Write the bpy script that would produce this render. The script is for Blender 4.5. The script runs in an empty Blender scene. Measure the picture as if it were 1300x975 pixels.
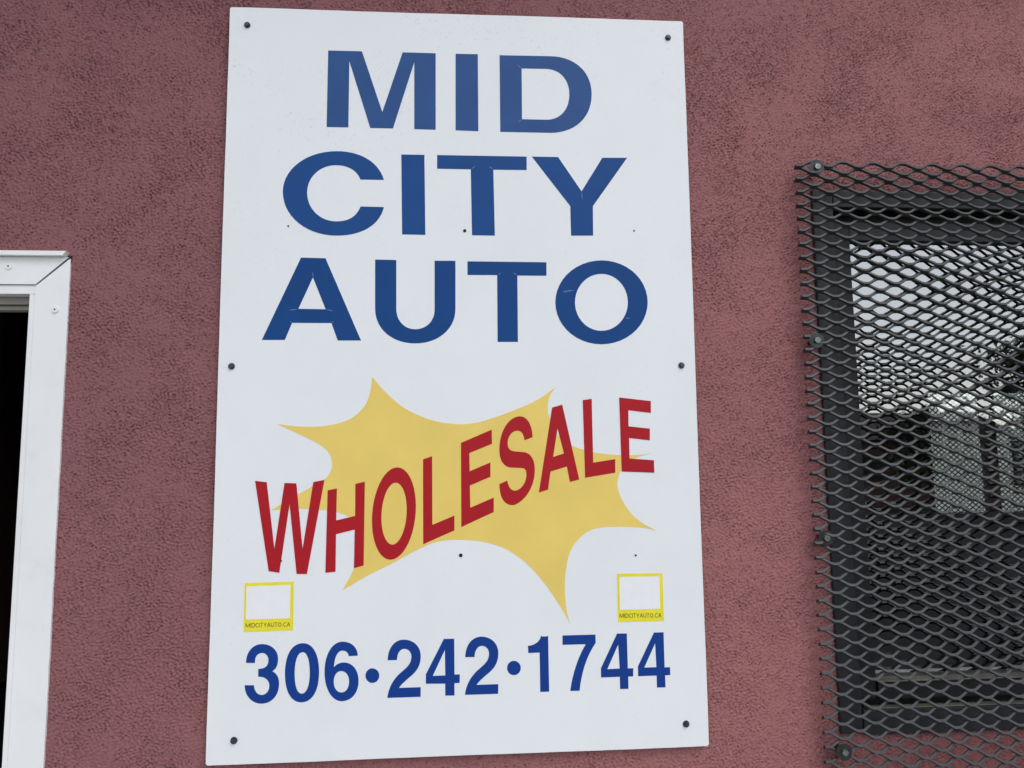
import bpy, bmesh, math, random
import numpy as np
from mathutils import Vector, Matrix
from mathutils.geometry import tessellate_polygon
R = math.radians
scn = bpy.context.scene
col = scn.collection

# ------------------------------------------------------------------ camera
F_PX, CX, CY, PW, PH = 976.0, 650.0, 487.5, 1300, 975
YAW, PITCH, ROLL = R(4.204), R(6.257), R(-0.592)
EYE = np.array([-0.0164, -1.9575, 1.60])
ZS = 1.60 + 0.2635                       # height of the sign's middle
def cam_axes():
    r = np.array([math.cos(YAW), -math.sin(YAW), 0]); f = np.array([math.sin(YAW), math.cos(YAW), 0]); u = np.array([0, 0, 1.])
    f2 = f * math.cos(PITCH) + u * math.sin(PITCH); u2 = np.cross(r, f2)
    return r * math.cos(ROLL) + u2 * math.sin(ROLL), -r * math.sin(ROLL) + u2 * math.cos(ROLL), f2
RA, UA, FA = cam_axes()
def bp(px, py, y=0.0):
    """photo pixel -> point on the vertical plane at depth y (parallel to the wall)"""
    d = FA + RA * (px - CX) / F_PX - UA * (py - CY) / F_PX
    t = (y - EYE[1]) / d[1]
    return EYE + t * d
cd = bpy.data.cameras.new('camera'); cam = bpy.data.objects.new('camera', cd); col.objects.link(cam)
cd.sensor_fit = 'HORIZONTAL'; cd.sensor_width = 36.0; cd.lens = 36.0 * F_PX / PW
cd.clip_start = 0.05; cd.clip_end = 2000
m = Matrix(((RA[0], UA[0], -FA[0], EYE[0]), (RA[1], UA[1], -FA[1], EYE[1]), (RA[2], UA[2], -FA[2], EYE[2]), (0, 0, 0, 1)))
cam.matrix_world = m
scn.camera = cam

# ------------------------------------------------------------------ sky, sun, exposure
SUN_EL, SUN_AZ = 48.0, 28.0              # behind the camera, a little to its right (veiled by cloud)
w = bpy.data.worlds.new('World'); scn.world = w; w.use_nodes = True
nt = w.node_tree; nt.nodes.clear()
sky = nt.nodes.new('ShaderNodeTexSky'); sky.sky_type = 'NISHITA'; sky.sun_disc = False
sky.sun_elevation = R(SUN_EL); sky.sun_rotation = R(180 - SUN_AZ)
sky.air_density = 1.0; sky.dust_density = 1.2; sky.ozone_density = 1.0
hs = nt.nodes.new('ShaderNodeHueSaturation'); hs.inputs['Saturation'].default_value = 0.34
bgn = nt.nodes.new('ShaderNodeBackground'); bgn.inputs['Strength'].default_value = 0.15
wo = nt.nodes.new('ShaderNodeOutputWorld')
nt.links.new(sky.outputs[0], hs.inputs['Color']); nt.links.new(hs.outputs[0], bgn.inputs[0]); nt.links.new(bgn.outputs[0], wo.inputs[0])
sd = bpy.data.lights.new('sun', 'SUN'); sd.energy = 0.6; sd.angle = R(28); sd.color = (1.0, 0.98, 0.96)
so = bpy.data.objects.new('sun', sd); col.objects.link(so)
dirv = Vector((math.sin(R(SUN_AZ)) * math.cos(R(SUN_EL)), -math.cos(R(SUN_AZ)) * math.cos(R(SUN_EL)), math.sin(R(SUN_EL))))
so.rotation_euler = dirv.to_track_quat('Z', 'Y').to_euler(); so.location = (3, -6, 9)
vs = scn.view_settings; vs.view_transform = 'Standard'; vs.look = 'None'; vs.gamma = 1.0; vs.use_curve_mapping = False
vs.exposure = 0.38
scn.cycles.max_bounces = 8; scn.cycles.transparent_max_bounces = 16

# ------------------------------------------------------------------ materials
def mat(name, base, rough=0.6, spec=0.5, metal=0.0, mottle=0.0, mscale=6.0, bump=0.0, bscale=200.0, dirt=None, dirt_amt=0.0, dscale=3.0):
    M = bpy.data.materials.new(name); M.use_nodes = True; n = M.node_tree.nodes; L = M.node_tree.links
    b = n['Principled BSDF']; b.inputs['Roughness'].default_value = rough; b.inputs['Metallic'].default_value = metal
    b.inputs['Specular IOR Level'].default_value = spec
    tc = n.new('ShaderNodeTexCoord')
    src = None
    rgb = n.new('ShaderNodeRGB'); rgb.outputs[0].default_value = (*base, 1); src = rgb.outputs[0]
    if mottle:
        nz = n.new('ShaderNodeTexNoise'); nz.inputs['Scale'].default_value = mscale; nz.inputs['Detail'].default_value = 6
        mr = n.new('ShaderNodeMapRange'); mr.inputs[1].default_value = 0.3; mr.inputs[2].default_value = 0.7
        mr.inputs[3].default_value = 1 - mottle; mr.inputs[4].default_value = 1 + mottle
        vm = n.new('ShaderNodeVectorMath'); vm.operation = 'SCALE'
        L.new(tc.outputs['Object'], nz.inputs['Vector']); L.new(nz.outputs[0], mr.inputs[0]); L.new(src, vm.inputs[0]); L.new(mr.outputs[0], vm.inputs['Scale']); src = vm.outputs[0]
    if dirt:
        nz = n.new('ShaderNodeTexNoise'); nz.inputs['Scale'].default_value = dscale; nz.inputs['Detail'].default_value = 8; nz.inputs['Roughness'].default_value = 0.7
        mr = n.new('ShaderNodeMapRange'); mr.inputs[1].default_value = 0.5; mr.inputs[2].default_value = 0.75; mr.inputs[4].default_value = dirt_amt
        mx = n.new('ShaderNodeMix'); mx.data_type = 'RGBA'; mx.inputs['B'].default_value = (*dirt, 1)
        L.new(tc.outputs['Object'], nz.inputs['Vector']); L.new(nz.outputs[0], mr.inputs[0]); L.new(mr.outputs[0], mx.inputs['Factor']); L.new(src, mx.inputs['A']); src = mx.outputs['Result']
    L.new(src, b.inputs['Base Color'])
    if bump:
        nz = n.new('ShaderNodeTexNoise'); nz.inputs['Scale'].default_value = bscale; nz.inputs['Detail'].default_value = 4
        bu = n.new('ShaderNodeBump'); bu.inputs['Strength'].default_value = bump; bu.inputs['Distance'].default_value = 0.002
        L.new(tc.outputs['Object'], nz.inputs['Vector']); L.new(nz.outputs[0], bu.inputs['Height']); L.new(bu.outputs[0], b.inputs['Normal'])
    return M

def stucco_mat():
    M = bpy.data.materials.new('stucco'); M.use_nodes = True; n = M.node_tree.nodes; L = M.node_tree.links
    b = n['Principled BSDF']; b.inputs['Roughness'].default_value = 0.72; b.inputs['Specular IOR Level'].default_value = 0.3
    tc = n.new('ShaderNodeTexCoord')
    def noise(scale, detail=5, rough=0.55):
        z = n.new('ShaderNodeTexNoise'); z.inputs['Scale'].default_value = scale; z.inputs['Detail'].default_value = detail; z.inputs['Roughness'].default_value = rough
        L.new(tc.outputs['Object'], z.inputs['Vector']); return z.outputs[0]
    def ramp(src, a, bb, lo, hi):
        r = n.new('ShaderNodeMapRange'); r.inputs[1].default_value = a; r.inputs[2].default_value = bb; r.inputs[3].default_value = lo; r.inputs[4].default_value = hi
        L.new(src, r.inputs[0]); return r.outputs[0]
    def mix(f, a, bcol):
        x = n.new('ShaderNodeMix'); x.data_type = 'RGBA'
        if isinstance(f, float): x.inputs['Factor'].default_value = f
        else: L.new(f, x.inputs['Factor'])
        for k, v in (('A', a), ('B', bcol)):
            if isinstance(v, tuple): x.inputs[k].default_value = (*v, 1)
            else: L.new(v, x.inputs[k])
        return x.outputs['Result']
    # paint faded towards pink where the weather reaches it, dull and sooty elsewhere
    c = mix(ramp(noise(0.9, 3), 0.38, 0.64, 0.0, 1.0), (0.305, 0.118, 0.121), (0.372, 0.150, 0.149))
    c = mix(ramp(noise(3.1, 7, 0.7), 0.50, 0.80, 0.0, 0.18), c, (0.20, 0.092, 0.102))
    c = mix(ramp(noise(330, 2), 0.52, 0.72, 0.0, 0.55), c, (0.43, 0.225, 0.225))
    c = mix(ramp(noise(290, 3, 0.7), 0.44, 0.30, 0.0, 0.75), c, (0.085, 0.035, 0.04))
    # wear and painted-in light falloff: paler low by the window, darker by the door
    sx = n.new('ShaderNodeSeparateXYZ'); L.new(tc.outputs['Object'], sx.inputs[0])
    nadd = n.new('ShaderNodeMath'); nadd.operation = 'MULTIPLY_ADD'; nadd.inputs[1].default_value = 1.6
    L.new(noise(1.3, 4), nadd.inputs[0]); hz_ = n.new('ShaderNodeMath'); hz_.operation = 'MULTIPLY_ADD'; hz_.inputs[1].default_value = -0.55; L.new(sx.outputs[2], hz_.inputs[0]); L.new(sx.outputs[0], hz_.inputs[2]); L.new(hz_.outputs[0], nadd.inputs[2])
    c = mix(ramp(nadd.outputs[0], -1.2, 0.9, 0.55, 0.0), c, (0.175, 0.078, 0.090))
    L.new(c, b.inputs['Base Color'])
    bu = n.new('ShaderNodeBump'); bu.inputs['Strength'].default_value = 0.8; bu.inputs['Distance'].default_value = 0.003
    L.new(noise(210, 4, 0.65), bu.inputs['Height']); L.new(bu.outputs[0], b.inputs['Normal'])
    return M

def glass_mat(name, r0):                          # thin coated pane: Schlick reflectance, the same from both sides
    M = bpy.data.materials.new(name); M.use_nodes = True; n = M.node_tree.nodes; L = M.node_tree.links
    for x in list(n): n.remove(x)
    o = n.new('ShaderNodeOutputMaterial'); mx = n.new('ShaderNodeMixShader'); lw = n.new('ShaderNodeLayerWeight'); lw.inputs[0].default_value = 0.5
    pw = n.new('ShaderNodeMath'); pw.operation = 'POWER'; pw.inputs[1].default_value = 5
    fr = n.new('ShaderNodeMath'); fr.operation = 'MULTIPLY_ADD'; fr.inputs[1].default_value = 1 - r0; fr.inputs[2].default_value = r0
    L.new(lw.outputs['Facing'], pw.inputs[0]); L.new(pw.outputs[0], fr.inputs[0])
    tr = n.new('ShaderNodeBsdfTransparent'); tr.inputs[0].default_value = (0.80, 0.84, 0.82, 1)
    gl = n.new('ShaderNodeBsdfGlossy'); gl.inputs['Roughness'].default_value = 0.012; gl.inputs[0].default_value = (0.96, 0.98, 1, 1)
    tc = n.new('ShaderNodeTexCoord'); nz = n.new('ShaderNodeTexNoise'); nz.inputs['Scale'].default_value = 5
    bu = n.new('ShaderNodeBump'); bu.inputs['Strength'].default_value = 0.08; bu.inputs['Distance'].default_value = 0.004
    L.new(tc.outputs['Object'], nz.inputs['Vector']); L.new(nz.outputs[0], bu.inputs['Height']); L.new(bu.outputs[0], gl.inputs['Normal'])
    L.new(fr.outputs[0], mx.inputs[0]); L.new(tr.outputs[0], mx.inputs[1]); L.new(gl.outputs[0], mx.inputs[2]); L.new(mx.outputs[0], o.inputs[0])
    return M

STUCCO = stucco_mat()
M_PANEL = mat('sign_white', (0.79, 0.815, 0.84), 0.38, 0.45, mottle=0.018, mscale=2.5, dirt=(0.52, 0.53, 0.52), dirt_amt=0.10, dscale=4.0)
M_PEDGE = mat('sign_edge', (0.62, 0.62, 0.60), 0.6)
M_BLUE1 = mat('vinyl_blue_hazed', (0.026, 0.084, 0.25), 0.5, 0.18, mottle=0.07, mscale=9)  # paler blue for the top row, sky glare put into the colour
M_BLUE2 = mat('vinyl_blue', (0.008, 0.064, 0.235), 0.5, 0.18, mottle=0.07, mscale=9)
M_BLUE3 = mat('vinyl_blue_deep', (0.004, 0.054, 0.21), 0.5, 0.18, mottle=0.06, mscale=9)
M_BLUE4 = mat('vinyl_blue_number', (0.003, 0.042, 0.245), 0.5, 0.22, mottle=0.05, mscale=9)
M_RED = mat('vinyl_red', (0.40, 0.008, 0.016), 0.5, 0.22, mottle=0.05, mscale=9)
M_YEL = mat('vinyl_yellow', (0.80, 0.60, 0.155), 0.5, 0.2, mottle=0.05, mscale=7)
M_STK = mat('sticker_yellow', (0.80, 0.72, 0.03), 0.45, mottle=0.05, mscale=30)
M_STW = mat('sticker_white', (0.82, 0.83, 0.85), 0.45, mottle=0.02, mscale=40)
M_INK = mat('sticker_ink', (0.05, 0.05, 0.015), 0.5)
M_SCREW = mat('screw_steel', (0.055, 0.075, 0.085), 0.38, metal=0.6, mottle=0.3, mscale=150)
M_HOLE = mat('drill_hole', (0.01, 0.01, 0.01), 0.9)
M_TRIM = mat('door_trim_white', (0.80, 0.815, 0.815), 0.42, 0.4, mottle=0.03, mscale=4, dirt=(0.45, 0.44, 0.40), dirt_amt=0.18, dscale=9)
M_HEAD = mat('door_header', (0.33, 0.31, 0.27), 0.6, mottle=0.1)
M_RIVET = mat('rivet', (0.62, 0.63, 0.62), 0.4, metal=0.3)
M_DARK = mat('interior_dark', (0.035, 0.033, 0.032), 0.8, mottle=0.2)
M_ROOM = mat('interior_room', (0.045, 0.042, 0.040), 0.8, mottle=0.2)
M_FRAME = mat('window_frame_dark', (0.024, 0.027, 0.031), 0.45, 0.35, mottle=0.15, mscale=20)
M_FRAME2 = mat('window_sash_dark', (0.013, 0.015, 0.018), 0.45, 0.35, mottle=0.15, mscale=20)
M_LEDGE = mat('dusty_ledge', (0.20, 0.195, 0.16), 0.8, mottle=0.35, mscale=14, dirt=(0.06, 0.06, 0.05), dirt_amt=0.7, dscale=22)
M_MESH = mat('mesh_black_paint', (0.034, 0.038, 0.042), 0.45, 0.4, mottle=0.25, mscale=25, dirt=(0.07, 0.062, 0.055), dirt_amt=0.25, dscale=8)
M_WASH = mat('washer_steel', (0.034, 0.038, 0.038), 0.34, metal=0.5, mottle=0.3, mscale=80)
M_BOLT = mat('bolt_steel', (0.20, 0.21, 0.20), 0.34, metal=0.8, mottle=0.4, mscale=160)
M_GLASS = glass_mat('window_glass', 0.33)
M_GLASSR = glass_mat('rear_glass', 0.07)

# ------------------------------------------------------------------ mesh helpers
def mesh_obj(name, verts, faces, material, parent=None, smooth=False):
    me = bpy.data.meshes.new(name); me.from_pydata([tuple(map(float, v)) for v in verts], [], faces); me.update()
    if material: me.materials.append(material)
    if smooth:
        for p in me.polygons: p.use_smooth = True
    o = bpy.data.objects.new(name, me); col.objects.link(o)
    if parent: o.parent = parent
    return o
def box_data(x0, x1, y0, y1, z0, z1, base=0):
    v = [(x, y, z) for x in (x0, x1) for y in (y0, y1) for z in (z0, z1)]
    f = [(0, 1, 3, 2), (4, 6, 7, 5), (0, 4, 5, 1), (2, 3, 7, 6), (0, 2, 6, 4), (1, 5, 7, 3)]
    return v, [tuple(i + base for i in q) for q in f]
def boxes(name, lst, material, parent=None, bevel=0.0):
    V, Fc = [], []
    for b in lst:
        v, f = box_data(*b, base=len(V)); V += v; Fc += f
    o = mesh_obj(name, V, Fc, material, parent)
    if bevel:
        md = o.modifiers.new('bevel', 'BEVEL'); md.width = bevel; md.segments = 2; md.limit_method = 'ANGLE'
    return o
def prism(name, outer, holes, y0, y1, material, parent=None):
    """polygon in (x,z) with holes, front at y0 (nearer the viewer), back at y1"""
    loops = [[(p[0], p[1]) for p in outer]] + [[(p[0], p[1]) for p in h] for h in holes]
    tris = tessellate_polygon([[Vector((x, z, 0)) for x, z in lp] for lp in loops])
    flat = [p for lp in loops for p in lp]; n = len(flat)
    V = [(x, y0, z) for x, z in flat] + [(x, y1, z) for x, z in flat]
    Fc = []
    for a, b, c in tris:
        pa, pb, pc = flat[a], flat[b], flat[c]
        cr = (pb[0] - pa[0]) * (pc[1] - pa[1]) - (pb[1] - pa[1]) * (pc[0] - pa[0])
        Fc.append((a, b, c) if cr > 0 else (a, c, b))      # normal towards -y
    s = 0
    for lp in loops:
        k = len(lp)
        for i in range(k):
            a, b = s + i, s + (i + 1) % k
            Fc.append((a, b, b + n, a + n))
        s += k
    return mesh_obj(name, V, Fc, material, parent)
def cyl_data(c, r, y0, y1, seg=20, rot=0.0, r1=None, cap=True):
    r1 = r if r1 is None else r1
    V = [(c[0] + r * math.cos(rot + 2 * math.pi * i / seg), y0, c[1] + r * math.sin(rot + 2 * math.pi * i / seg)) for i in range(seg)]
    V += [(c[0] + r1 * math.cos(rot + 2 * math.pi * i / seg), y1, c[1] + r1 * math.sin(rot + 2 * math.pi * i / seg)) for i in range(seg)]
    Fc = [(i, (i + 1) % seg, (i + 1) % seg + seg, i + seg) for i in range(seg)]
    if cap: Fc += [tuple(range(seg)), tuple(range(2 * seg - 1, seg - 1, -1))]
    return V, Fc
def thing(name, label, cat, loc=(0, 0, 0), group=None):
    o = bpy.data.objects.new(name, None); col.objects.link(o); o.location = loc; o.empty_display_size = 0.2
    o['label'] = label; o['category'] = cat
    if group: o['group'] = group
    bpy.context.view_layer.update()
    return o
def adopt(o, parent):
    """parent keeping world place (parents are never rotated or scaled)"""
    o.parent = parent
    p = parent; off = Vector((0, 0, 0))
    while p: off += p.location; p = p.parent
    o.location = o.location - off
    return o

# ------------------------------------------------------------------ ground
g = mesh_obj('ground', [(-300, -300, 0), (300, -300, 0), (300, 300, 0), (-300, 300, 0)], [(0, 1, 2, 3)], mat('asphalt', (0.030, 0.030, 0.032), 0.95, 0.08, mottle=0.25, mscale=1.5, bump=0.4, bscale=90))
g['kind'] = 'structure'
pv = boxes('bounce_pavement', [(-6, 11, -3.5, -0.012, 0.004, 0.12)], mat('concrete', (0.50, 0.49, 0.47), 0.9, mottle=0.15, mscale=3))  # unseen apron, made wide and pale to bounce light up the wall
pv['kind'] = 'structure'

# ------------------------------------------------------------------ the building
bld = thing('stucco_building', 'dark red stucco building that the white sign and the window guard are fixed to', 'building', (0.3, 3.5, 0))
def B(o): return adopt(o, bld)
# openings in the front wall (x0, x1, z0, z1)
T_OUT = bp(73, 600, -0.014)[0]                      # outer edge of the door casing
CAS = 0.080
D_X1 = T_OUT - CAS + 0.004; D_X0 = D_X1 - 0.93
D_TOP = bp(44, 360, -0.014)[2]
W_X0 = bp(1047, 500, -0.02)[0]; W_X1 = W_X0 + 1.02
W_Z1 = bp(1100, 240, -0.02)[2]; W_Z0 = bp(1180, 930, -0.02)[2]
door_open = (D_X0, D_X1, 0.0, D_TOP)
win_open = (W_X0 + 0.02, W_X1 - 0.02, W_Z0 + 0.02, W_Z1 - 0.02)
# --- front wall: float-finished stucco, modelled relief where the photograph sees it
STEP = 0.0025
xs = np.arange(-1.34, 1.78, STEP); zs = np.arange(0.74, 3.02, STEP)
nx, nz_ = len(xs), len(zs)
rng = np.random.default_rng(7)
def field(fx_lo, fx_hi, aniso, ang, seed):
    """band-passed noise; wavelengths in metres, stretched by aniso along direction ang"""
    r_ = np.random.default_rng(seed); wn = r_.standard_normal((nz_, nx))
    kz = np.fft.fftfreq(nz_, STEP)[:, None]; kx = np.fft.rfftfreq(nx, STEP)[None, :]
    ku = kx * math.cos(ang) + kz * math.sin(ang); kv = -kx * math.sin(ang) + kz * math.cos(ang)
    k = np.sqrt((ku * aniso) ** 2 + kv ** 2)
    lo, hi = 1 / fx_hi, 1 / fx_lo
    filt = np.exp(-(np.log(np.maximum(k, 1e-6) / math.sqrt(lo * hi)) / math.log(hi / lo)) ** 2 * 2.2)
    f = np.fft.irfft2(np.fft.rfft2(wn) * filt, s=(nz_, nx))
    return f / f.std()
m1 = field(0.15, 0.6, 1.0, 0, 1); m1 = 1 / (1 + np.exp(-2.2 * m1))
fa = field(0.0058, 0.0105, 1.8, R(-12), 2); fb = field(0.0058, 0.0105, 1.5, R(24), 3); fc_ = field(0.0052, 0.0085, 1.3, 0, 4)
relief = fa * m1 + fb * (1 - m1)
relief /= relief.std()
big = field(0.08, 0.3, 1.3, 0, 5)
pits = np.minimum(fc_ + 1.05 - 0.16 * field(0.15, 0.5, 1, 0, 8), 0.0).clip(-1.6, 0)                               # sparse little cavities
amp = 0.0016 * (0.9 + 0.22 * field(0.2, 0.7, 1, 0, 6).clip(-1.5, 1.5))
hgt = amp * (np.tanh(relief * 0.9) * 1.15 + 0.30 * fc_) + 0.0036 * pits + 0.00032 * rng.standard_normal((nz_, nx)).clip(-2, 2) + 0.0005 * big
ex = np.minimum(np.minimum(np.arange(nx), np.arange(nx)[::-1]) * STEP / 0.05, 1)[None, :]
ez = np.minimum(np.minimum(np.arange(nz_), np.arange(nz_)[::-1]) * STEP / 0.05, 1)[:, None]
hgt = hgt * ex * ez
X = np.concatenate([[-3.6, -2.6, D_X0, -1.6], xs, [W_X1 - 0.02, 2.6, 4.2, 8.0]]); Z = np.concatenate([[0.0, 0.3], zs, [3.25, 3.42]])
Hf = np.zeros((len(Z), len(X))); Hf[2:2 + nz_, 4:4 + nx] = hgt
NX, NZ = len(X), len(Z)
co = np.empty((NZ, NX, 3)); co[..., 0] = X[None, :]; co[..., 1] = -Hf; co[..., 2] = Z[:, None]
idx = np.arange(NX * NZ).reshape(NZ, NX)
quads = np.stack([idx[:-1, :-1], idx[:-1, 1:], idx[1:, 1:], idx[1:, :-1]], -1)
cxm = ((X[:-1] + X[1:]) / 2)[None, :]; czm = ((Z[:-1] + Z[1:]) / 2)[:, None]
keep = np.ones((NZ - 1, NX - 1), bool)
for (a, b, c, d) in (door_open, win_open):
    keep &= ~((cxm > a) & (cxm < b) & (czm > c) & (czm < d))
# large coarse cells that straddle the door opening are cut finer by hand below
quads = quads[keep]
me = bpy.data.meshes.new('wall')
me.vertices.add(NX * NZ); me.vertices.foreach_set('co', co.astype(np.float32).ravel())
nq = len(quads); me.loops.add(nq * 4); me.loops.foreach_set('vertex_index', quads.astype(np.int32).ravel())
me.polygons.add(nq); me.polygons.foreach_set('loop_start', np.arange(0, nq * 4, 4, dtype=np.int32))
me.polygons.foreach_set('use_smooth', np.ones(nq, bool))
me.update(calc_edges=True); me.validate(); me.materials.append(STUCCO)
wall = bpy.data.objects.new('wall', me); col.objects.link(wall); B(wall)
# masonry core behind the stucco, other walls, roof
xa, xb, yb = -3.6, 8.0, 5.4
ox0, ox1, oz = D_X0, D_X1, D_TOP
wx0, wx1, wz0, wz1 = win_open
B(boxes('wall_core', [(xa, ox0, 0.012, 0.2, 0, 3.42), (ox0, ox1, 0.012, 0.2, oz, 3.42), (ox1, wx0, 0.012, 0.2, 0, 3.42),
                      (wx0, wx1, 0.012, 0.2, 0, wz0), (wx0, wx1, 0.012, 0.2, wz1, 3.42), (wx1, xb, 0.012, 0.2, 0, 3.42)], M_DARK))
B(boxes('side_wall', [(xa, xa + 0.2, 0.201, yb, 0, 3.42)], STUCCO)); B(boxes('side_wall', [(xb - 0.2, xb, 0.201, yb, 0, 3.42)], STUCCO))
B(boxes('roof', [(xa - 0.25, xb + 0.25, -0.28, yb + 0.25, 3.43, 3.52)], mat('roof_felt', (0.10, 0.10, 0.10), 0.9, mottle=0.2)))  # front overhang is out of view, added to shade the wall top
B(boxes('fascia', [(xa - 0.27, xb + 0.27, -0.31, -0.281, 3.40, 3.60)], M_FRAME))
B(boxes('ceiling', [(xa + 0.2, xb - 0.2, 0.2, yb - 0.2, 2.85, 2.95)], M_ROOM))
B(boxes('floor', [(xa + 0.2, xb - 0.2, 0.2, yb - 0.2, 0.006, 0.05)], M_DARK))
B(boxes('blocker_partition', [(-0.45, -0.33, 0.21, yb - 0.2, 0.05, 2.85)], M_DARK))  # unseen partition added to keep window light out of the doorway
# --- rear window of the room, seen through the front window
RY = yb - 0.2
r0 = bp(1172, 500, RY); r1 = bp(1262, 650, RY); r2 = bp(1345, 560, RY)
rx0, rx1, rz0, rz1 = r0[0], r2[0], bp(1215, 652, RY)[2], bp(1215, 497, RY)[2]
B(boxes('rear_wall', [(xa, rx0, RY, yb, 0, 3.42), (rx1, xb, RY, yb, 0, 3.42), (rx0, rx1, RY, yb, 0, rz0), (rx0, rx1, RY, yb, rz1, 3.42)], M_ROOM))
rw = bpy.data.objects.new('rear_window', None); col.objects.link(rw); rw.location = ((rx0 + rx1) / 2, RY, rz0); B(rw)
def RWp(o): return adopt(o, rw)
mxm = (bp(1250, 570, RY)[0] + bp(1262, 570, RY)[0]) / 2
RWp(boxes('frame', [(rx0 - 0.03, rx0 + 0.03, RY - 0.03, RY - 0.001, rz0, rz1), (rx1 - 0.03, rx1 + 0.03, RY - 0.03, RY - 0.001, rz0, rz1),
                    (rx0 - 0.03, rx1 + 0.03, RY - 0.03, RY - 0.001, rz1, rz1 + 0.05), (rx0 - 0.03, rx1 + 0.03, RY - 0.05, RY - 0.001, rz0 - 0.05, rz0)], mat('rear_frame', (0.10, 0.095, 0.085), 0.6, mottle=0.1)))
RWp(boxes('mullion', [(mxm - 0.055, mxm + 0.055, RY - 0.035, RY + 0.05, rz0, rz1)], mat('mullion', (0.06, 0.06, 0.06), 0.5)))
def pane(x0, x1, y, z0, z1, m_): return mesh_obj('glass', [(x0, y, z0), (x1, y, z0), (x1, y, z1), (x0, y, z1)], [(0, 1, 2, 3)], m_)
RWp(pane(rx0, mxm - 0.056, RY + 0.06, rz0, rz1, M_GLASSR)); RWp(pane(mxm + 0.056, rx1, RY + 0.06, rz0, rz1, M_GLASSR))
# diamond wire grille outside it
V, Fc = [], []
def wire(p, q, r):
    d = (Vector(q) - Vector(p)); L_ = d.length; d.normalize()
    a = d.cross(Vector((0, 1, 0))).normalized() * r; b = Vector((0, r, 0)); s = len(V)
    for e in (p, q):
        for k in range(4):
            off = (a, b, -a, -b)[k]; V.append(tuple(Vector(e) + off))
    for k in range(4): Fc.append((s + k, s + (k + 1) % 4, s + 4 + (k + 1) % 4, s + 4 + k))
gx0, gx1, gz0, gz1 = rx0 - 0.05, rx1 + 0.05, rz0 - 0.05, rz1 + 0.05
dx, dz, gy = 0.064, 0.050, yb + 0.06
ratio = dz / dx
for s in (1, -1):
    span = (gz1 - gz0) / ratio
    k0 = gx0 - span if s > 0 else gx0
    n_ = int((gx1 - gx0 + span) / dx) + 2
    for i in range(n_):
        xk = k0 + i * dx
        # line x = xk + s*t, z = gz0 + ratio*t
        t0, t1 = 0.0, span
        if s > 0: t0 = max(t0, gx0 - xk); t1 = min(t1, gx1 - xk)
        else: t0 = max(t0, xk - gx1); t1 = min(t1, xk - gx0)
        if t1 - t0 > 0.01: wire((xk + s * t0, gy + 0.004 * s, gz0 + ratio * t0), (xk + s * t1, gy + 0.004 * s, gz0 + ratio * t1), 0.0058)
gr = mesh_obj('grille', V, Fc, M_FRAME); RWp(gr)

# --- door frame
dfr = bpy.data.objects.new('door_frame', None); col.objects.link(dfr); dfr.location = ((D_X0 + D_X1) / 2, 0, 0.12); B(dfr)
def Dp(o): return adopt(o, dfr)
CY0, CY1 = -0.0065, 0.002
ix, oxr = D_X1 - 0.004, T_OUT                     # inner and outer edge of the casing
zi, zo = D_TOP, bp(60, 325, -0.016)[2]
lix, lox = D_X0 + 0.004, D_X0 + 0.004 - CAS
gap = 0.0045
def wob(a, b, n, amp, seed, axis):                 # slightly wavy caulked outer edge
    r_ = random.Random(seed); out = []
    for i in range(n + 1):
        t = i / n; p = [a[0] + (b[0] - a[0]) * t, a[1] + (b[1] - a[1]) * t]
        if 0 < i < n: p[axis] += r_.uniform(-amp, amp)
        out.append(tuple(p))
    return out
Dp(prism('side_casing', [(ix, 0.12)] + wob((oxr, 0.12), (oxr, zo - 0.004), 110, 0.0005, 3, 0) + [(oxr - gap, zo - gap - 0.002), (ix, zi - gap)], [], CY0, CY1, M_TRIM))
Dp(prism('side_casing', [(lix, zi - gap), (lox + gap, zo - gap - 0.002), (lox, zo - 0.004)] + [(lox, 0.12), (lix, 0.12)], [], CY0, CY1, M_TRIM))
hc = prism('head_casing', [(lix, zi), (ix, zi), (oxr - gap, zo), (lox + gap, zo)], [], CY0 - 0.001, CY1, M_TRIM); Dp(hc)
zcap = bp(40, 318, -0.022)[2]
Dp(prism('drip_cap', [(lox, zo + 0.0008), (oxr - 0.012, zo + 0.0008), (oxr - 0.004, zcap), (lox, zcap)], [], -0.022, -0.001, M_TRIM))
Dp(prism('gap_shade', [(ix + 0.004, zi - 0.006), (oxr - 0.001, zo - 0.022), (oxr + 0.002, zo + 0.004), (oxr - 0.02, zo + 0.002), (ix + 0.001, zi + 0.004)], [], -0.0035, 0.002, M_HOLE))  # black backing behind the mitre joint; the gap's shade put into its colour
zst = bp(25, 373, -0.004)[2]
Dp(boxes('head_stop', [(D_X0 - 0.0, D_X1 - 0.002, -0.003, 0.10, zst, zi - 0.0015)], M_TRIM, bevel=0.001))
xst = bp(24.4, 598, -0.004)[0]
Dp(boxes('side_stop', [(xst, ix - 0.0012, -0.0045, 0.12, 0.12, zst - 0.001)], M_TRIM, bevel=0.001))
Dp(boxes('side_stop', [(lix + 0.0012, lix + 0.02, -0.0045, 0.12, 0.12, zst - 0.001)], M_TRIM, bevel=0.001))
zh = bp(15, 395, 0.06)[2]
Dp(boxes('header', [(lix + 0.021, xst - 0.001, 0.03, 0.06, zh + 0.012, zst - 0.001), (lix + 0.021, xst - 0.001, 0.045, 0.075, zh, zh + 0.010)], M_HEAD))
Dp(boxes('threshold', [(D_X0, D_X1, -0.03, 0.19, 0.121, 0.135)], M_RIVET))
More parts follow.
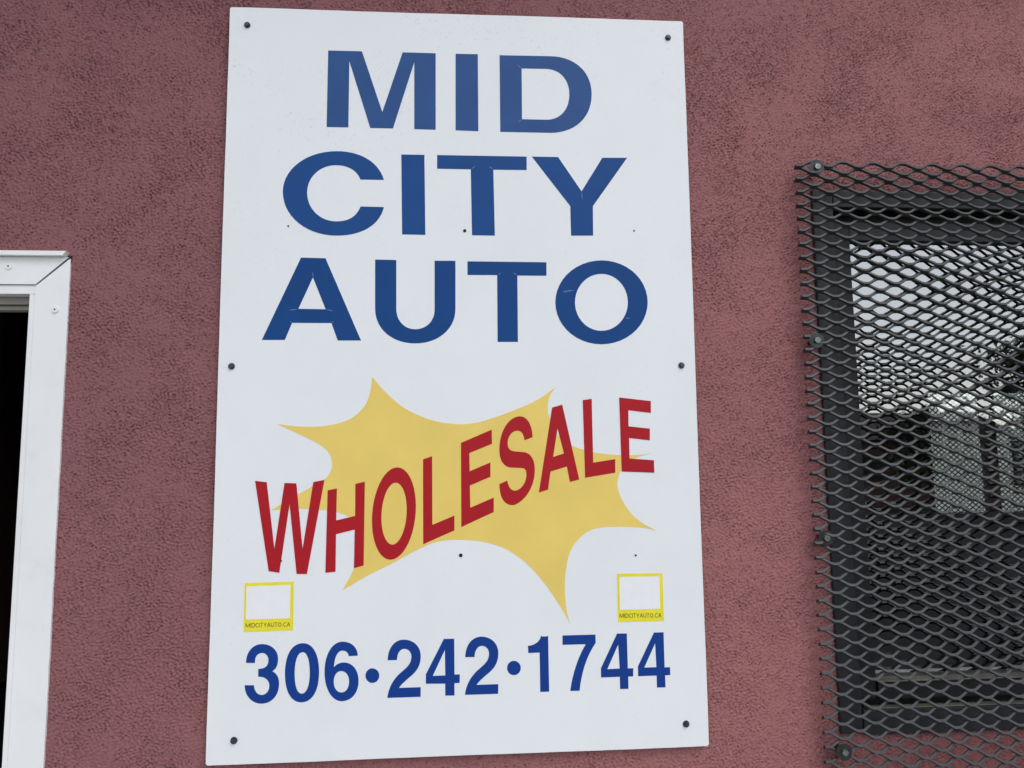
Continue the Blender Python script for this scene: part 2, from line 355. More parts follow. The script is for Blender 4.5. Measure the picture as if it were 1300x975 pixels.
for (px, py) in ((11, 338), (70, 393)):
    p = bp(px, py, -0.008)
    V, Fc = cyl_data((p[0], p[2]), 0.0080, -0.0100, -0.0066, 18, r1=0.0092); rv = mesh_obj('rivet', V, Fc, M_TRIM); Dp(rv)
    V, Fc = cyl_data((p[0], p[2]), 0.0022, -0.0107, -0.0098, 10); adopt(mesh_obj('rivet_pin', V, Fc, M_SCREW), dfr)

# --- front window
win = bpy.data.objects.new('window', None); col.objects.link(win); win.location = ((W_X0 + W_X1) / 2, 0, W_Z0); B(win)
def Wp(o): return adopt(o, win)
ft = bp(1100, 262, -0.02)[2]; sx_in = bp(1074, 500, -0.02)[0]
fw = sx_in - W_X0
FY0 = -0.010
fr_ = [(W_X0, W_X0 + fw, FY0, 0.06, W_Z0, W_Z1), (W_X1 - fw, W_X1, FY0, 0.06, W_Z0, W_Z1)]
Wp(boxes('frame_side', [fr_[0]], M_FRAME, bevel=0.003)); Wp(boxes('frame_side', [fr_[1]], M_FRAME, bevel=0.003))
Wp(boxes('frame_head', [(W_X0 + fw + 0.0005, W_X1 - fw - 0.0005, FY0 + 0.001, 0.06, ft, W_Z1 - 0.001)], M_FRAME, bevel=0.003))
zs1 = bp(1120, 283, 0.03)[2]; zg1 = bp(1120, 307, 0.03)[2]
gxl = bp(1088, 500, 0.03)[0]
sx0, sx1 = W_X0 + fw + 0.001, W_X1 - fw - 0.001
zg0 = bp(1180, 860, 0.02)[2]; zsill = bp(1180, 897, -0.01)[2]
Wp(boxes('sash_stile', [(sx0, gxl, 0.02, 0.055, zg0 - 0.05, zs1)], M_FRAME2, bevel=0.002)); Wp(boxes('sash_stile', [(sx1 - (gxl - sx0), sx1, 0.02, 0.055, zg0 - 0.05, zs1)], M_FRAME2, bevel=0.002))
Wp(boxes('sash_rail', [(gxl + 0.0005, sx1 - (gxl - sx0) - 0.0005, 0.021, 0.054, zg1, zs1 - 0.001)], M_FRAME, bevel=0.002))
Wp(boxes('sash_rail', [(gxl + 0.0005, sx1 - (gxl - sx0) - 0.0005, 0.012, 0.054, zg0 - 0.048, zg0 - 0.004)], M_FRAME2, bevel=0.002))
Wp(boxes('ledge', [(gxl + 0.002, sx1 - 0.002, 0.006, 0.043, zg0 - 0.0035, zg0)], M_LEDGE))
sl = boxes('sill', [(sx0 + 0.001, sx1 - 0.001, FY0 - 0.002, 0.02, W_Z0 - 0.004, zsill - 0.003)], M_FRAME, bevel=0.002); Wp(sl)
Wp(boxes('sill_ledge', [(sx0 + 0.018, sx1 - 0.006, FY0 + 0.004, 0.016, zsill - 0.0025, zsill)], M_LEDGE))
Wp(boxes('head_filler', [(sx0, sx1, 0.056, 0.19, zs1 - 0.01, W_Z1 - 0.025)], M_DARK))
gx1_ = sx1 - (gxl - sx0)
Wp(pane(gxl - 0.004, gx1_ + 0.004, 0.040, zg0 - 0.01, zg1 + 0.004, M_GLASS))
# a desk stands inside, under the window
dk = thing('desk', 'dark desk standing inside the room behind the window glass', 'desk', (1.9, 1.1, 0.05))
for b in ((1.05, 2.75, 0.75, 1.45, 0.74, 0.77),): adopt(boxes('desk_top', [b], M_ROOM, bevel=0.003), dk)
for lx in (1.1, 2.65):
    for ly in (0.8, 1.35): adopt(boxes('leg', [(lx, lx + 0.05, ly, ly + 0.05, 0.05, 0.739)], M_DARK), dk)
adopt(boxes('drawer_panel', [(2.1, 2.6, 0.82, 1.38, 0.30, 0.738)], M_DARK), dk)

# ------------------------------------------------------------------ the sign
SY0, SY1 = -0.019, -0.009                        # front and back of the board
SWID, SHGT = 1.219, 1.911
sign = thing('sign', 'tall white painted sign board with blue and red lettering screwed to red stucco', 'sign', (0, SY0, ZS - SHGT / 2))
def Sp(o): return adopt(o, sign)
def P2(px, py):                                   # photo pixel -> (x, z) on the face of the board
    p = bp(px, py, SY0); return (p[0], p[2])
def edge(a, b, n, amp, seed):
    r_ = random.Random(seed); out = []
    ph = r_.uniform(0, 6)
    for i in range(n):
        t = i / n; x = a[0] + (b[0] - a[0]) * t; z = a[1] + (b[1] - a[1]) * t
        dx_, dz_ = b[0] - a[0], b[1] - a[1]; L_ = math.hypot(dx_, dz_)
        d_ = amp * (math.sin(ph + 9 * t) * 0.6 + r_.uniform(-0.5, 0.5) * 0.5) * (0 if i == 0 else 1)
        out.append((x - dz_ / L_ * d_, z + dx_ / L_ * d_))
    return out
cs = [P2(261, 972), P2(900, 947), P2(867, 27), P2(292, 9)]
ol = []
for i in range(4):
    a, b = Vector(cs[i]), Vector(cs[(i + 1) % 4]); d = (b - a).normalized() * 0.004
    ol += edge(tuple(a + d), tuple(b - d), 26, 0.0009, i + 5) + [tuple(b - d)]
def panel_mat():
    n = M_PANEL.node_tree.nodes; L = M_PANEL.node_tree.links; b = n['Principled BSDF']
    src = b.inputs['Base Color'].links[0].from_socket; tc = n.new('ShaderNodeTexCoord')
    sp = n.new('ShaderNodeTexNoise'); sp.inputs['Scale'].default_value = 130; sp.inputs['Detail'].default_value = 3
    bl = n.new('ShaderNodeTexNoise'); bl.inputs['Scale'].default_value = 3.0; bl.inputs['Detail'].default_value = 4
    sep = n.new('ShaderNodeSeparateXYZ'); zz = n.new('ShaderNodeMapRange'); zz.inputs[1].default_value = ZS + 0.1; zz.inputs[2].default_value = ZS + 0.9; zz.inputs[3].default_value = 0.25; zz.inputs[4].default_value = 1.0
    r1_ = n.new('ShaderNodeMapRange'); r1_.inputs[1].default_value = 0.62; r1_.inputs[2].default_value = 0.74; r1_.inputs[4].default_value = 0.5
    r2_ = n.new('ShaderNodeMapRange'); r2_.inputs[1].default_value = 0.42; r2_.inputs[2].default_value = 0.66
    m1_ = n.new('ShaderNodeMath'); m1_.operation = 'MULTIPLY'; m2_ = n.new('ShaderNodeMath'); m2_.operation = 'MULTIPLY'
    mx = n.new('ShaderNodeMix'); mx.data_type = 'RGBA'; mx.inputs['B'].default_value = (0.36, 0.37, 0.37, 1)
    for t in (sp, bl): L.new(tc.outputs['Object'], t.inputs['Vector'])
    L.new(tc.outputs['Object'], sep.inputs[0]); L.new(sep.outputs[2], zz.inputs[0]); L.new(sp.outputs[0], r1_.inputs[0]); L.new(bl.outputs[0], r2_.inputs[0])
    L.new(r1_.outputs[0], m1_.inputs[0]); L.new(r2_.outputs[0], m1_.inputs[1]); L.new(m1_.outputs[0], m2_.inputs[0]); L.new(zz.outputs[0], m2_.inputs[1])
    L.new(m2_.outputs[0], mx.inputs['Factor']); L.new(src, mx.inputs['A']); L.new(mx.outputs['Result'], b.inputs['Base Color'])
panel_mat()
panel = prism('panel', ol, [], SY0, SY1, M_PANEL); Sp(panel)
panel.data.materials.append(M_PEDGE)
for p in panel.data.polygons:
    if abs(p.normal.y) < 0.5: p.material_index = 1

def path(spec, org=(0, 0), sc=1.0, k=0.56):
    """mini path language: M/L points, C cubic, V quarter curve starting vertical, H quarter curve starting horizontal"""
    t = spec.split(); i = 0; pts = []; cur = None
    def cub(p0, p1, p2, p3, n=14):
        for j in range(1, n + 1):
            u = j / n; a = (1 - u) ** 3; b = 3 * u * (1 - u) ** 2; c = 3 * u * u * (1 - u); d = u ** 3
            pts.append((a * p0[0] + b * p1[0] + c * p2[0] + d * p3[0], a * p0[1] + b * p1[1] + c * p2[1] + d * p3[1]))
    cmd = 'M'
    while i < len(t):
        if t[i].isalpha(): cmd = t[i]; i += 1
        if cmd in 'ML':
            cur = (float(t[i]), float(t[i + 1])); i += 2; pts.append(cur)
        elif cmd == 'C':
            q = [float(v) for v in t[i:i + 6]]; i += 6
            cub(cur, q[0:2], q[2:4], q[4:6]); cur = tuple(q[4:6])
        elif cmd in 'VH':
            e = (float(t[i]), float(t[i + 1])); i += 2
            dx_, dy_ = e[0] - cur[0], e[1] - cur[1]
            if cmd == 'V': cub(cur, (cur[0], cur[1] + k * dy_), (e[0] - k * dx_, e[1]), e)
            else: cub(cur, (cur[0] + k * dx_, cur[1]), (e[0], e[1] - k * dy_), e)
            cur = e
    out = []
    for p in pts:
        q = (org[0] + p[0] / sc, org[1] + p[1] / sc)
        if not out or math.hypot(q[0] - out[-1][0], q[1] - out[-1][1]) > 0.05: out.append(q)
    if math.hypot(out[0][0] - out[-1][0], out[0][1] - out[-1][1]) < 0.05: out.pop()
    return out
LY = SY0 - 0.0006
def glyph(name, outer, holes, material, parent=None, y0=LY, y1=SY0 - 0.0001):
    o = prism(name, [P2(*p) for p in outer], [[P2(*p) for p in h] for h in holes], y0, y1, material)
    return Sp(o) if parent is None else o
def letter(outer, holes, material, org=(0, 0), sc=1.0, k=0.56, off=(0, 0)):
    f = lambda s: [(x + off[0], y + off[1]) for x, y in path(s, org, sc, k)]
    return glyph('letter', f(outer), [f(h) for h in holes], material)
def ell(cx_, cy_, rx, ry, shear=0.0, n=44):
    return [(cx_ + rx * math.cos(2 * math.pi * i / n), cy_ + ry * math.sin(2 * math.pi * i / n) - shear * rx * math.cos(2 * math.pi * i / n)) for i in range(n)]
# starburst behind the red word
def smooth(segs, n=6):
    out = []
    for s in segs:                                # each list is one concave side, tip to tip
        P_ = [Vector(p) for p in s]; P_ = [2 * P_[0] - P_[1]] + P_ + [2 * P_[-1] - P_[-2]]
        for i in range(1, len(P_) - 2):
            for j in range(n):
                t = j / n; a, b, c, d = P_[i - 1:i + 3]
                q = 0.5 * ((2 * b) + (c - a) * t + (2 * a - 5 * b + 4 * c - d) * t * t + (3 * b - a - 3 * c + d) * t ** 3)
                out.append((q.x, q.y))
    return out
burst = smooth([
    [(472.6, 478.5), (484, 492), (500.2, 508), (516, 519.5), (535.8, 529), (556, 535.3), (577.7, 538.3), (596, 538), (617, 533.4), (653.8, 520.3), (683.4, 506.8), (705.5, 491.3)],
    [(705.5, 491.3), (698.5, 502), (695.4, 514), (697, 529), (705.5, 548.6), (716, 559), (727.7, 566.3), (752.3, 574), (786.8, 577.7), (808, 577.5), (827, 575.5)],
    [(827, 575.5), (809, 580.6), (796, 588), (788, 598), (784.6, 608), (784, 618), (789.2, 633.5), (801.5, 652), (816.3, 664.3), (833.5, 673.7)],
    [(833.5, 673.7), (816.3, 670), (791.7, 668.7), (767, 669.2), (749.8, 672.9), (735, 684), (724, 700), (719, 720), (717, 745), (719, 772), (723.8, 792.3)],
    [(723.8, 792.3), (713.3, 773.3), (692.8, 742.6), (669.4, 716.3), (643, 697.3), (618.2, 689), (600, 686), (580, 685.2), (563, 686.4), (541, 692.5), (498.5, 714.8), (466.3, 731), (434.8, 749.3)],
    [(434.8, 749.3), (446, 729), (454, 710), (459, 692), (458, 677), (452, 664), (442.3, 656.2), (431.2, 651.0), (407.8, 647), (375.8, 645.8), (343.8, 647.8)],
    [(343.8, 647.8), (378.3, 627.6), (398, 616.6), (411.5, 608.9), (418.8, 600.3), (421.6, 589.2), (418.2, 576.2), (407.8, 565.8), (388.2, 555.2), (351.2, 538)],
    [(351.2, 538), (375.8, 541.2), (402.9, 541.5), (427.5, 538), (447.2, 530.2), (462, 516.6), (469.5, 499.8), (472.6, 478.5)]])
glyph('starburst', burst, [], M_YEL, y0=SY0 - 0.0004)
# MID
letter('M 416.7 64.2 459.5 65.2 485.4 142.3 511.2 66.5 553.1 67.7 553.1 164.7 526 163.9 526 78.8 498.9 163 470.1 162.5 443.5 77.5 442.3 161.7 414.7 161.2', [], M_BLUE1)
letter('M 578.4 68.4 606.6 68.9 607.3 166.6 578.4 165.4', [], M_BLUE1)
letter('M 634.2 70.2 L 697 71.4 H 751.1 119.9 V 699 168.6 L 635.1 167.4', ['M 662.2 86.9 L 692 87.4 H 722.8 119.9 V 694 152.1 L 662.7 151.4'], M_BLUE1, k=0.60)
# CITY
letter('M 487.4 228.4 C 481 206 458 192 427.5 192 H 359.1 243.5 V 427.5 299.1 C 459 299.1 482 286 487.4 262.9 L 457.8 262.2 C 453 274 444 281.1 427 281.1 H 389.9 244.5 V 426.3 209.7 C 443 209.7 453.5 217 457.6 227.9', [], M_BLUE2)
letter('M 509.5 196.2 538.8 196.7 540 298.1 510.5 297.6', [], M_BLUE2)
letter('M 555 196.9 668.6 198.9 668.6 215.9 626.3 215.4 628.2 299.1 599.2 298.6 597.7 214.9 555 214.2', [], M_BLUE2)
letter('M 675.3 198.9 708.5 199.4 738.3 243 764.6 200.4 796.1 200.4 752.6 261.7 753 299.1 725 299.1 724 261.7', [], M_BLUE2)
# AUTO
letter('M 382.2 327.1 413.3 327.9 458.3 432.2 428.8 432.2 420.9 410.1 370.9 409.8 361.6 431.5 332.5 431.5', ['M 397.3 352 413.5 392.6 378.8 392.1'], M_BLUE3)
letter('M 476.3 329.6 503.1 330.1 L 503.1 392 V 527.2 418 H 551.8 393 L 551.8 331.1 578.2 331.1 L 578.2 392 V 527.2 435.9 H 476.3 392', [], M_BLUE3, k=0.58)
letter('M 593.5 331.8 693.7 333 693.7 350 656.8 349.8 657.5 434 631.7 434 631.2 349.2 593.5 349', [], M_BLUE3)
glyph('letter', ell(763.6, 383.8, 58.6, 53.2), [ell(763.5, 383.8, 33.6, 36.2)], M_BLUE3)
# WHOLESALE
RL = LY - 0.0003
def rletter(outer, holes=[]):
    return glyph('letter', path(outer) if isinstance(outer, str) else outer, [path(h) if isinstance(h, str) else h for h in holes], M_RED, y0=RL, y1=SY0 - 0.0005)
rletter('M 323.9 610.4 338.7 612.1 348.4 697 361.3 613.1 376.3 613.6 384.2 697 397.8 611.9 412 609.2 389.7 728.6 376.6 728.6 367.7 639.7 354.7 727.1 341.2 725.1')
rletter('M 416 622.5 427.8 620 426.8 660.6 450.9 655 451.2 614.3 463.2 611.4 461.7 717.8 449.4 721.3 450.4 672.2 426.6 678.1 426 725.7 413.1 727.1')
rletter(ell(500.1, 651.9, 27.9, 57.9, 0.33), [ell(500.3, 652, 16.1, 39, 0.33)])
rletter('M 537.1 583.1 548.6 579.1 548.9 666.3 576.9 654.5 576.9 673.2 537.3 690.9')
rletter('M 585.2 562.2 624.3 545.4 624.6 563.4 595.8 575.2 596.2 598.3 622.6 587 622.6 605.2 596.5 616.3 597 644.6 626.8 631.6 626.8 650 585.7 669')
rletter(path('M 262 395 C 258 350 240 325 210 325 C 170 328 138 370 140 420 C 142 465 165 475 210 478 L 260 482 C 310 488 338 540 338 610 C 338 720 280 830 190 866 C 120 875 82 820 80 715 L 138 688 C 145 735 165 765 200 762 C 245 750 275 700 277 650 C 278 610 265 598 240 597 L 170 594 C 110 592 80 540 80 465 C 80 350 130 240 215 222 C 275 212 318 270 322 373', (620, 490), 5.735))
rletter('M 700.9 517.4 713.7 513.7 735.3 608.7 723.5 611.9 719.6 592.2 698.9 598.6 695.7 621.5 684.1 625.2', ['M 707.8 543.7 715.9 575.7 702.1 580.1'])
rletter('M 739.8 508 751.1 506.3 753 587.3 780.9 582.8 781.1 600.1 742.7 606.5')
rletter('M 786 504.6 826.2 509.2 826.2 524.2 797.6 520.8 797.8 541.2 824.9 544.2 824.9 559 798.6 556 799.1 582.1 830.1 584.3 830.6 600.1 789.2 598.6')
# the telephone number
Z8 = 8.867
def num(outer, holes, org, off=(0, 0), k=0.58): return letter(outer, holes, M_BLUE4, org, Z8, k, off)
num('M 110 456 V 290 245 H 470 410 C 470 480 450 525 405 550 C 455 575 482 620 482 690 V 285 915 H 95 708 L 200 708 V 285 818 H 372 710 V 262 612 L 248 612 248 525 C 325 522 362 490 362 425 V 292 345 H 212 430 L 209 458', [], (300, 790))
num('M 548 580 V 752 235 H 932 560 V 730 900 H 548 580', ['M 657 585 V 750 335 H 827 565 V 735 803 H 657 585'], (300, 790), k=0.62)
num('M 480 375 L 378 380 V 310 318 C 250 318 218 400 211 506 C 240 470 285 452 325 452 H 490 660 V 300 887 H 107 560 V 310 218 H 480 375', ['M 295 548 H 383 665 V 297 790 H 210 668 V 295 548'], (400, 790))
glyph('dot', ell(400 + 645 / Z8, 790 + 600 / Z8, 78 / Z8, 82 / Z8, n=28), [], M_BLUE4)
two = 'M 108 426 V 290 195 H 480 380 C 480 520 400 580 340 630 C 290 675 255 705 235 738 L 480 730 478 838 105 850 C 115 740 170 650 230 590 C 310 515 375 480 375 385 V 295 298 H 213 424'
num(two, [], (480, 790))
num('M 740 187 857 185 860 588 920 586 918 682 860 684 860 823 757 824 755 690 538 691 538 585', ['M 752 310 757 598 615 603'], (480, 790))
num(two, [], (480, 790), off=(98.5, -3.8))
glyph('dot', ell(640 + 110 / Z8, 790 + 514 / Z8, 77 / Z8, 80 / Z8, n=28), [], M_BLUE4)
num('M 495 152 L 507 780 407 783 400 340 272 345 268 265 C 350 258 405 215 415 150 L 428 160 470 160', [], (640, 790))
num('M 657 148 1028 138 1030 232 C 930 380 870 560 850 770 L 745 772 C 765 600 830 390 920 246 L 658 253', [], (640, 790))
num('M 207 127 317 125 328 518 390 517 388 608 333 610 336 748 241 751 238 613 27 620 25 518', ['M 220 248 237 521 97 527'], (760, 790))
num('M 622 116 730 112 742 507 803 505 806 593 748 596 752 731 656 734 653 599 444 606 442 497', ['M 636 235 650 505 513 509'], (760, 790))
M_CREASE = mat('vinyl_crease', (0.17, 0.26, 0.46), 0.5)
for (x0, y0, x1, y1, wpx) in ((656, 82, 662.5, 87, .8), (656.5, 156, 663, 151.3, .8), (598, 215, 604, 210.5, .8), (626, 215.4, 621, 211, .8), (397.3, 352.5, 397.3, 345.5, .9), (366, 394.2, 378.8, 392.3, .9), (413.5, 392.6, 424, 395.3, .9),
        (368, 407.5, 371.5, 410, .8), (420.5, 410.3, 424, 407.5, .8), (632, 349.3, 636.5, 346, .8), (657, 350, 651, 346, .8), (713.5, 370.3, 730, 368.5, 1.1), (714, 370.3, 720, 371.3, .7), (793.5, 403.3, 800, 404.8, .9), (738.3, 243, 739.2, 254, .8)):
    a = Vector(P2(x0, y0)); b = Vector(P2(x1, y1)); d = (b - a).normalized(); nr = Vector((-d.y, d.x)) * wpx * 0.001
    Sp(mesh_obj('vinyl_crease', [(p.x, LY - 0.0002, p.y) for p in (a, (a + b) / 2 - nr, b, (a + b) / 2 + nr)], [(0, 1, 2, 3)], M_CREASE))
# stickers: yellow, a white square, a web address underneath
STROKES = {'M': (0.95, [(0, 0, 0, 1), (0, 1, .47, .1), (.47, .1, .95, 1), (.95, 1, .95, 0)]), 'I': (0.1, [(.05, 0, .05, 1)]),
           'D': (0.72, [(0, 0, 0, 1), (0, 1, .4, 1), (.4, 1, .72, .7), (.72, .7, .72, .3), (.72, .3, .4, 0), (.4, 0, 0, 0)]),
           'C': (0.66, [(.66, .9, .35, 1), (.35, 1, .02, .7), (.02, .7, .02, .3), (.02, .3, .35, 0), (.35, 0, .66, .1)]),
           'T': (0.62, [(0, 1, .62, 1), (.31, 1, .31, 0)]), 'Y': (0.66, [(0, 1, .33, .48), (.66, 1, .33, .48), (.33, .48, .33, 0)]),
           'A': (0.74, [(0, 0, .37, 1), (.37, 1, .74, 0), (.14, .34, .6, .34)]), 'U': (0.68, [(0, 1, 0, .25), (0, .25, .34, 0), (.34, 0, .68, .25), (.68, .25, .68, 1)]),
           'O': (0.80, [(.4, 1, .03, .7), (.03, .7, .03, .3), (.03, .3, .4, 0), (.4, 0, .77, .3), (.77, .3, .77, .7), (.77, .7, .4, 1)]), '.': (0.12, [(.06, 0, .06, .14)])}
def sticker(quad, white, base0, base1, cap):
    q = [P2(*p) for p in quad]
    st = prism('sticker', [q[3], q[2], q[1], q[0]], [], LY, SY0 - 0.0001, M_STK); Sp(st)
    wq = [P2(*p) for p in white]
    wo_ = prism('sticker_label', [wq[3], wq[2], wq[1], wq[0]], [], LY - 0.0003, LY - 0.00005, M_STW); wo_.parent = st; wo_.location = (0, 0, 0)
    txt = 'MIDCITYAUTO.CA'; tw = sum(STROKES[c][0] + 0.24 for c in txt) - 0.24
    V, Fc = [], []; x = 0
    def pt(u, v): # u in 0..tw, v in 0..1 -> pixel
        t = u / tw; return (base0[0] + (base1[0] - base0[0]) * t, base0[1] + (base1[1] - base0[1]) * t - v * cap)
    for c in txt:
        wd, ss = STROKES[c]
        for (u0, v0, u1, v1) in ss:
            a = Vector(P2(*pt(x + u0, v0))); b = Vector(P2(*pt(x + u1, v1))); d = (b - a)
            if d.length < 1e-6: continue
            d.normalize(); nrm = Vector((-d.y, d.x)) * 0.00062; e = d * 0.0004; s = len(V)
            for p in (a - e - nrm, b + e - nrm, b + e + nrm, a - e + nrm): V.append((p.x, LY - 0.0002, p.y))
            Fc.append((s, s + 1, s + 2, s + 3))
        x += wd + 0.24
    tx = mesh_obj('sticker_print', V, Fc, M_INK); tx.parent = st; tx.location = (0, 0, 0)
    return st
sticker([(310.6, 740.2), (373, 738.3), (372.3, 800), (309.3, 802.3)], [(313, 744.4), (368.9, 742.3), (368.1, 784.8), (312.3, 786.4)], (312.3, 796.4), (368.3, 795.0), 5.0)
HS = 3.4206
hx = lambda x, y: (570 + x / HS, 690 + y / HS)
sticker([hx(729, 131), hx(927, 129), hx(934, 336), hx(734, 341)], [hx(740, 145), hx(913, 142), hx(917, 283), hx(742, 288)], hx(742, 322), hx(921, 320), 5.0)
# six screws with dark washers, and drill holes from an older mounting
for i, (px, py) in enumerate(((314, 32), (848, 48), (294, 465), (865, 464), (297, 940), (871, 919))):
    c = P2(px, py)
    V, Fc = cyl_data(c, 0.0078, SY0 - 0.0026, SY0 - 0.0002, 20, r1=0.0084)
    s_ = len(V); v2, f2 = cyl_data(c, 0.0050, SY0 - 0.0075, SY0 - 0.0024, 6, rot=0.4 * i, r1=0.0056); V += v2; Fc += [tuple(k + s_ for k in f) for f in f2]
    Sp(mesh_obj('screw', V, Fc, M_SCREW))
for (px, py, r_) in ((366, 287, 0.0022), (590, 293, 0.0042), (805, 293, 0.0021), (357, 712, 0.0022), (585, 705, 0.0046), (807, 705, 0.0026)):
    c = P2(px, py); V, Fc = cyl_data(c, r_, SY0 - 0.0012, SY0 - 0.0001, 12); Sp(mesh_obj('drill_hole', V, Fc, M_HOLE))

# ------------------------------------------------------------------ the window guard: raised expanded metal
MY = -0.032                                        # mean plane of the sheet
LWD, SWD, SW, ST = 0.0840, 0.0354, 0.0070, 0.0064
row = SWD / 2
th = math.asin(SW / row)
U = np.array([0, -math.cos(th), math.sin(th)]); N = np.array([0, math.sin(th), math.cos(th)])
Dn = math.sqrt(row * row - SW * SW)
p0 = bp(1012, 213, MY); gx_c = p0[0]; gx_l = gx_c - 0.0085; gz_t = p0[2]
rows = 92; gx_r = gx_l + LWD * 13.5
guard = thing('window_guard', 'black expanded metal security mesh bolted over the window', 'window guard', ((gx_l + gx_r) / 2, MY, gz_t - rows * row))
per = 18; nst = int(round((gx_r - gx_l) / LWD * per)) + 1
tx_ = np.linspace(gx_l, gx_r, nst)
def wave(ph):
    q = (ph % 1.0); q = np.where(q > 0.5, 1 - q, q) * 2      # 0 at one bond, 1 at the other
    fl = 0.165; s = np.clip((q - fl) / (1 - 2 * fl), 0, 1)
    s = 0.75 * s + 0.25 * s * s * (3 - 2 * s)
    return 1 - 2 * s
jr = np.random.default_rng(11)
AV, AF = [], []; base = 0
sec = [(-1, -1), (1, -1), (1, 1), (-1, 1)]
warp = lambda x, z: 0.004 * math.sin(2.1 * x + 1.3 * z) + 0.002 * math.sin(5 * z - 2 * x)
for k in range(rows):
    sgn = -1.0 if k % 2 == 0 else 1.0
    g_ = wave((tx_ - gx_c) / LWD) * sgn
    cpos = np.zeros((nst, 3)); cpos[:, 0] = tx_ + jr.normal(0, 0.0006)
    off = -(k - 0.5) * (SW * U + Dn * N) + np.array([0, jr.normal(0, 0.0005), jr.normal(0, 0.0003)])
    cpos += np.array([0, MY, gz_t]) + off
    cpos += (g_ * Dn / 2)[:, None] * N[None, :]
    cpos[:, 1] += np.array([warp(x, gz_t - k * row) for x in tx_])
    ring = np.stack([cpos + U[None] * (a * SW * 0.49) + N[None] * (b * ST / 2) for a, b in sec], 1)   # nst,4,3
    AV.append(ring.reshape(-1, 3))
    i0 = base + np.arange(nst - 1)[:, None] * 4
    for a in range(4):
        b = (a + 1) % 4
        AF.append(np.stack([i0[:, 0] + a, i0[:, 0] + b, i0[:, 0] + 4 + b, i0[:, 0] + 4 + a], 1))
    AF.append(np.array([[base, base + 3, base + 2, base + 1], [base + (nst - 1) * 4 + j for j in range(4)]]))
    base += nst * 4
av = np.concatenate(AV); af = np.concatenate(AF)
sheet = mesh_obj('expanded_sheet', av, [tuple(map(int, f)) for f in af], M_MESH); adopt(sheet, guard)
for i, (px, py) in enumerate(((1037, 212), (1037, 432), (1049, 683), (1072, 955))):
    by = MY - 0.0085
    p = bp(px, py, by); c = (p[0], p[2])
    V, Fc = cyl_data(c, 0.0190, by, by + 0.0022, 30); bo = mesh_obj('washer', V, Fc, M_WASH)
    md = bo.modifiers.new('bevel', 'BEVEL'); md.width = 0.0014; md.segments = 2
    V, Fc = cyl_data(c, 0.0082, by - 0.0062, by - 0.0002, 6, rot=0.3 + i, r1=0.0090)
    s_ = len(V); v2, f2 = cyl_data(c, 0.0042, by + 0.0026, -0.002, 10); V += v2; Fc += [tuple(k + s_ for k in f) for f in f2]
    bb = mesh_obj('bolt', V, Fc, M_BOLT); adopt(bb, guard); adopt(bo, guard)
    V, Fc = cyl_data(c, 0.0065, MY + 0.009, -0.001, 12); adopt(mesh_obj('spacer', V, Fc, M_WASH), guard)
bpy.context.view_layer.update()

# ------------------------------------------------------------------ what the glass mirrors and what stands behind the building
def mirror_pt(px, py, dist):
    """where the sight line through a pixel goes after bouncing off the window glass"""
    d = FA + RA * (px - CX) / F_PX - UA * (py - CY) / F_PX; d = d / np.linalg.norm(d)
    t = (0.04 - EYE[1]) / d[1]; h = EYE + t * d; d2 = d * np.array([1, -1, 1])
    s = dist / math.hypot(d2[0], d2[1]); return h + s * d2
def house(name, label, c, wd, dp, hh, rise, mw, mr_, cat='house', wins=(-.3, .22)):
    h = thing(name, label, cat, (c[0], c[1], 0))
    x0, x1, y0, y1 = c[0] - wd / 2, c[0] + wd / 2, c[1] - dp / 2, c[1] + dp / 2
    adopt(boxes('wall', [(x0, x1, y0, y1, 0, hh)], mw), h)
    V = [(x0 - .3, y0 - .3, hh + .002), (x1 + .3, y0 - .3, hh + .002), (x1 + .3, y1 + .3, hh + .002), (x0 - .3, y1 + .3, hh + .002), (x0 - .3, c[1], hh + rise), (x1 + .3, c[1], hh + rise)]
    adopt(mesh_obj('roof', V, [(0, 1, 5, 4), (2, 3, 4, 5), (0, 4, 3), (1, 2, 5), (3, 2, 1, 0)], mr_), h)
    for fx in wins:
        for (ya, yb_) in ((y1 + 0.004, y1 + 0.05), (y0 - 0.05, y0 - 0.004)):
            wi = boxes('window', [(c[0] + fx * wd - .5, c[0] + fx * wd + .5, ya, yb_, hh * .4, hh * .78)], M_FRAME); adopt(wi, h)
    return h
M_BRW = mat('brown_siding', (0.16, 0.085, 0.075), 0.8, mottle=0.15); M_RF = mat('brown_shingle', (0.060, 0.042, 0.040), 0.9, mottle=0.2)
a = mirror_pt(1120, 545, 34)
house('brown_house', 'low brown house across the lot, mirrored in the window glass', (a[0], a[1]), 7.5, 6, 2.5, 1.3, M_BRW, M_RF)
M_PALE = mat('pale_siding', (0.66, 0.67, 0.64), 0.7, mottle=0.06)
a = bp(1215, 600, 22)
house('pale_shed', 'pale sided shed beyond the rear window of the room', (a[0], a[1] + 3), 7.0, 5, 3.0, 0.8, M_PALE, M_PALE, 'shed', (.4,))

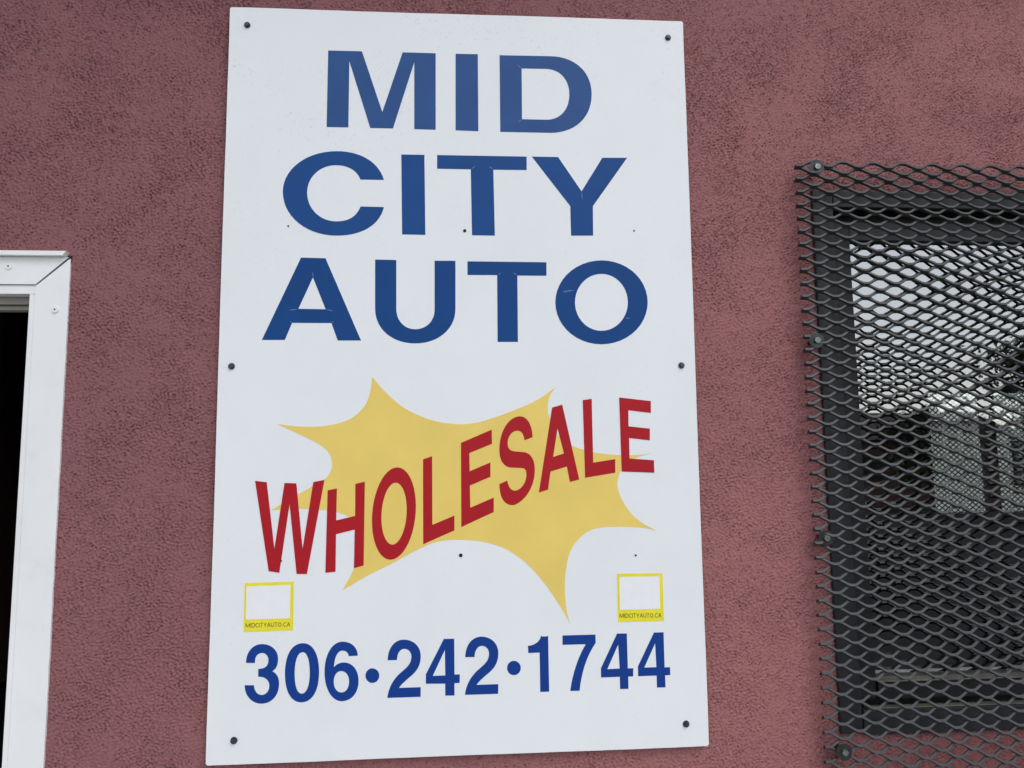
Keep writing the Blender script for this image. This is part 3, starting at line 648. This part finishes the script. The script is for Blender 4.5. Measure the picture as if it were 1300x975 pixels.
M_LEAF = mat('leaf', (0.045, 0.065, 0.03), 0.7, mottle=0.4, mscale=3); M_BARK = mat('bark', (0.07, 0.055, 0.045), 0.9, mottle=0.3, mscale=8)
def tree(name, label, c, height, rad, seed, nleaf=3800, leaf=0.11, base_h=0.22):
    r_ = random.Random(seed); t = thing(name, label, 'tree', (c[0], c[1], 0))
    V, Fc = [], []
    def limb(p, q, ra, rb, seg=7):
        d = (q - p).normalized(); a = d.orthogonal().normalized(); b = d.cross(a); s = len(V)
        for e, rr in ((p, ra), (q, rb)):
            for k in range(seg): V.append(tuple(e + (a * math.cos(2 * math.pi * k / seg) + b * math.sin(2 * math.pi * k / seg)) * rr))
        for k in range(seg): Fc.append((s + k, s + (k + 1) % seg, s + seg + (k + 1) % seg, s + seg + k))
    top = Vector((c[0], c[1], height * 0.8)); cur = Vector((c[0], c[1], -0.05)); n_ = 6; tips = []
    for i in range(n_):
        nxt = Vector((c[0] + r_.uniform(-.15, .15), c[1] + r_.uniform(-.15, .15), height * 0.85 * (i + 1) / n_))
        limb(cur, nxt, 0.035 * height * (1 - i / n_) ** 0.8 + .02, 0.035 * height * (1 - (i + 1) / n_) ** 0.8 + .02); cur = nxt
        if i >= 1:
            for j in range(5):
                an = r_.uniform(0, 6.28); el = r_.uniform(0.1, 0.7); L_ = rad * r_.uniform(0.55, 1.0) * (1 - 0.45 * i / n_)
                e = nxt + Vector((math.cos(an) * math.cos(el), math.sin(an) * math.cos(el), math.sin(el))) * L_
                limb(nxt, e, 0.03 + 0.006 * height * (1 - i / n_), 0.012, 5); tips.append((nxt, e))
    adopt(mesh_obj('trunk', V, Fc, M_BARK), t)
    V2, F2 = [], []
    cl = [(p.lerp(q, r_.uniform(0.45, 1.05)), rad * r_.uniform(0.14, 0.30)) for p, q in tips for _ in range(3)]
    for i in range(nleaf):
        cc, cr = r_.choice(cl); v = Vector((r_.gauss(0, 1), r_.gauss(0, 1), r_.gauss(0, .8))) * cr * 0.6 + cc
        a = Vector((r_.gauss(0, 1), r_.gauss(0, 1), r_.gauss(0, 1))).normalized(); b = a.orthogonal().normalized(); s = len(V2); L_ = leaf * r_.uniform(.6, 1.3)
        V2 += [tuple(v - a * L_), tuple(v + b * L_ * .45), tuple(v + a * L_), tuple(v - b * L_ * .45)]; F2.append((s, s + 1, s + 2, s + 3))
    adopt(mesh_obj('crown', V2, F2, M_LEAF), t)
    return t
a = mirror_pt(1312, 540, 24); tree('leafy_tree', 'leafy tree across the lot, mirrored in the right of the window glass', a, 4.9, 1.9, 4, nleaf=3000, leaf=0.10)
a = mirror_pt(1158, 545, 27); tree('round_tree', 'small round tree beside the mirrored brown house', a, 3.5, 1.3, 14, nleaf=2600, leaf=0.09)
a = bp(1318, 560, 15); tree('garden_tree', 'leafy tree behind the building, beyond the rear window mullion', a, 3.6, 0.75, 9, nleaf=2200, leaf=0.07)
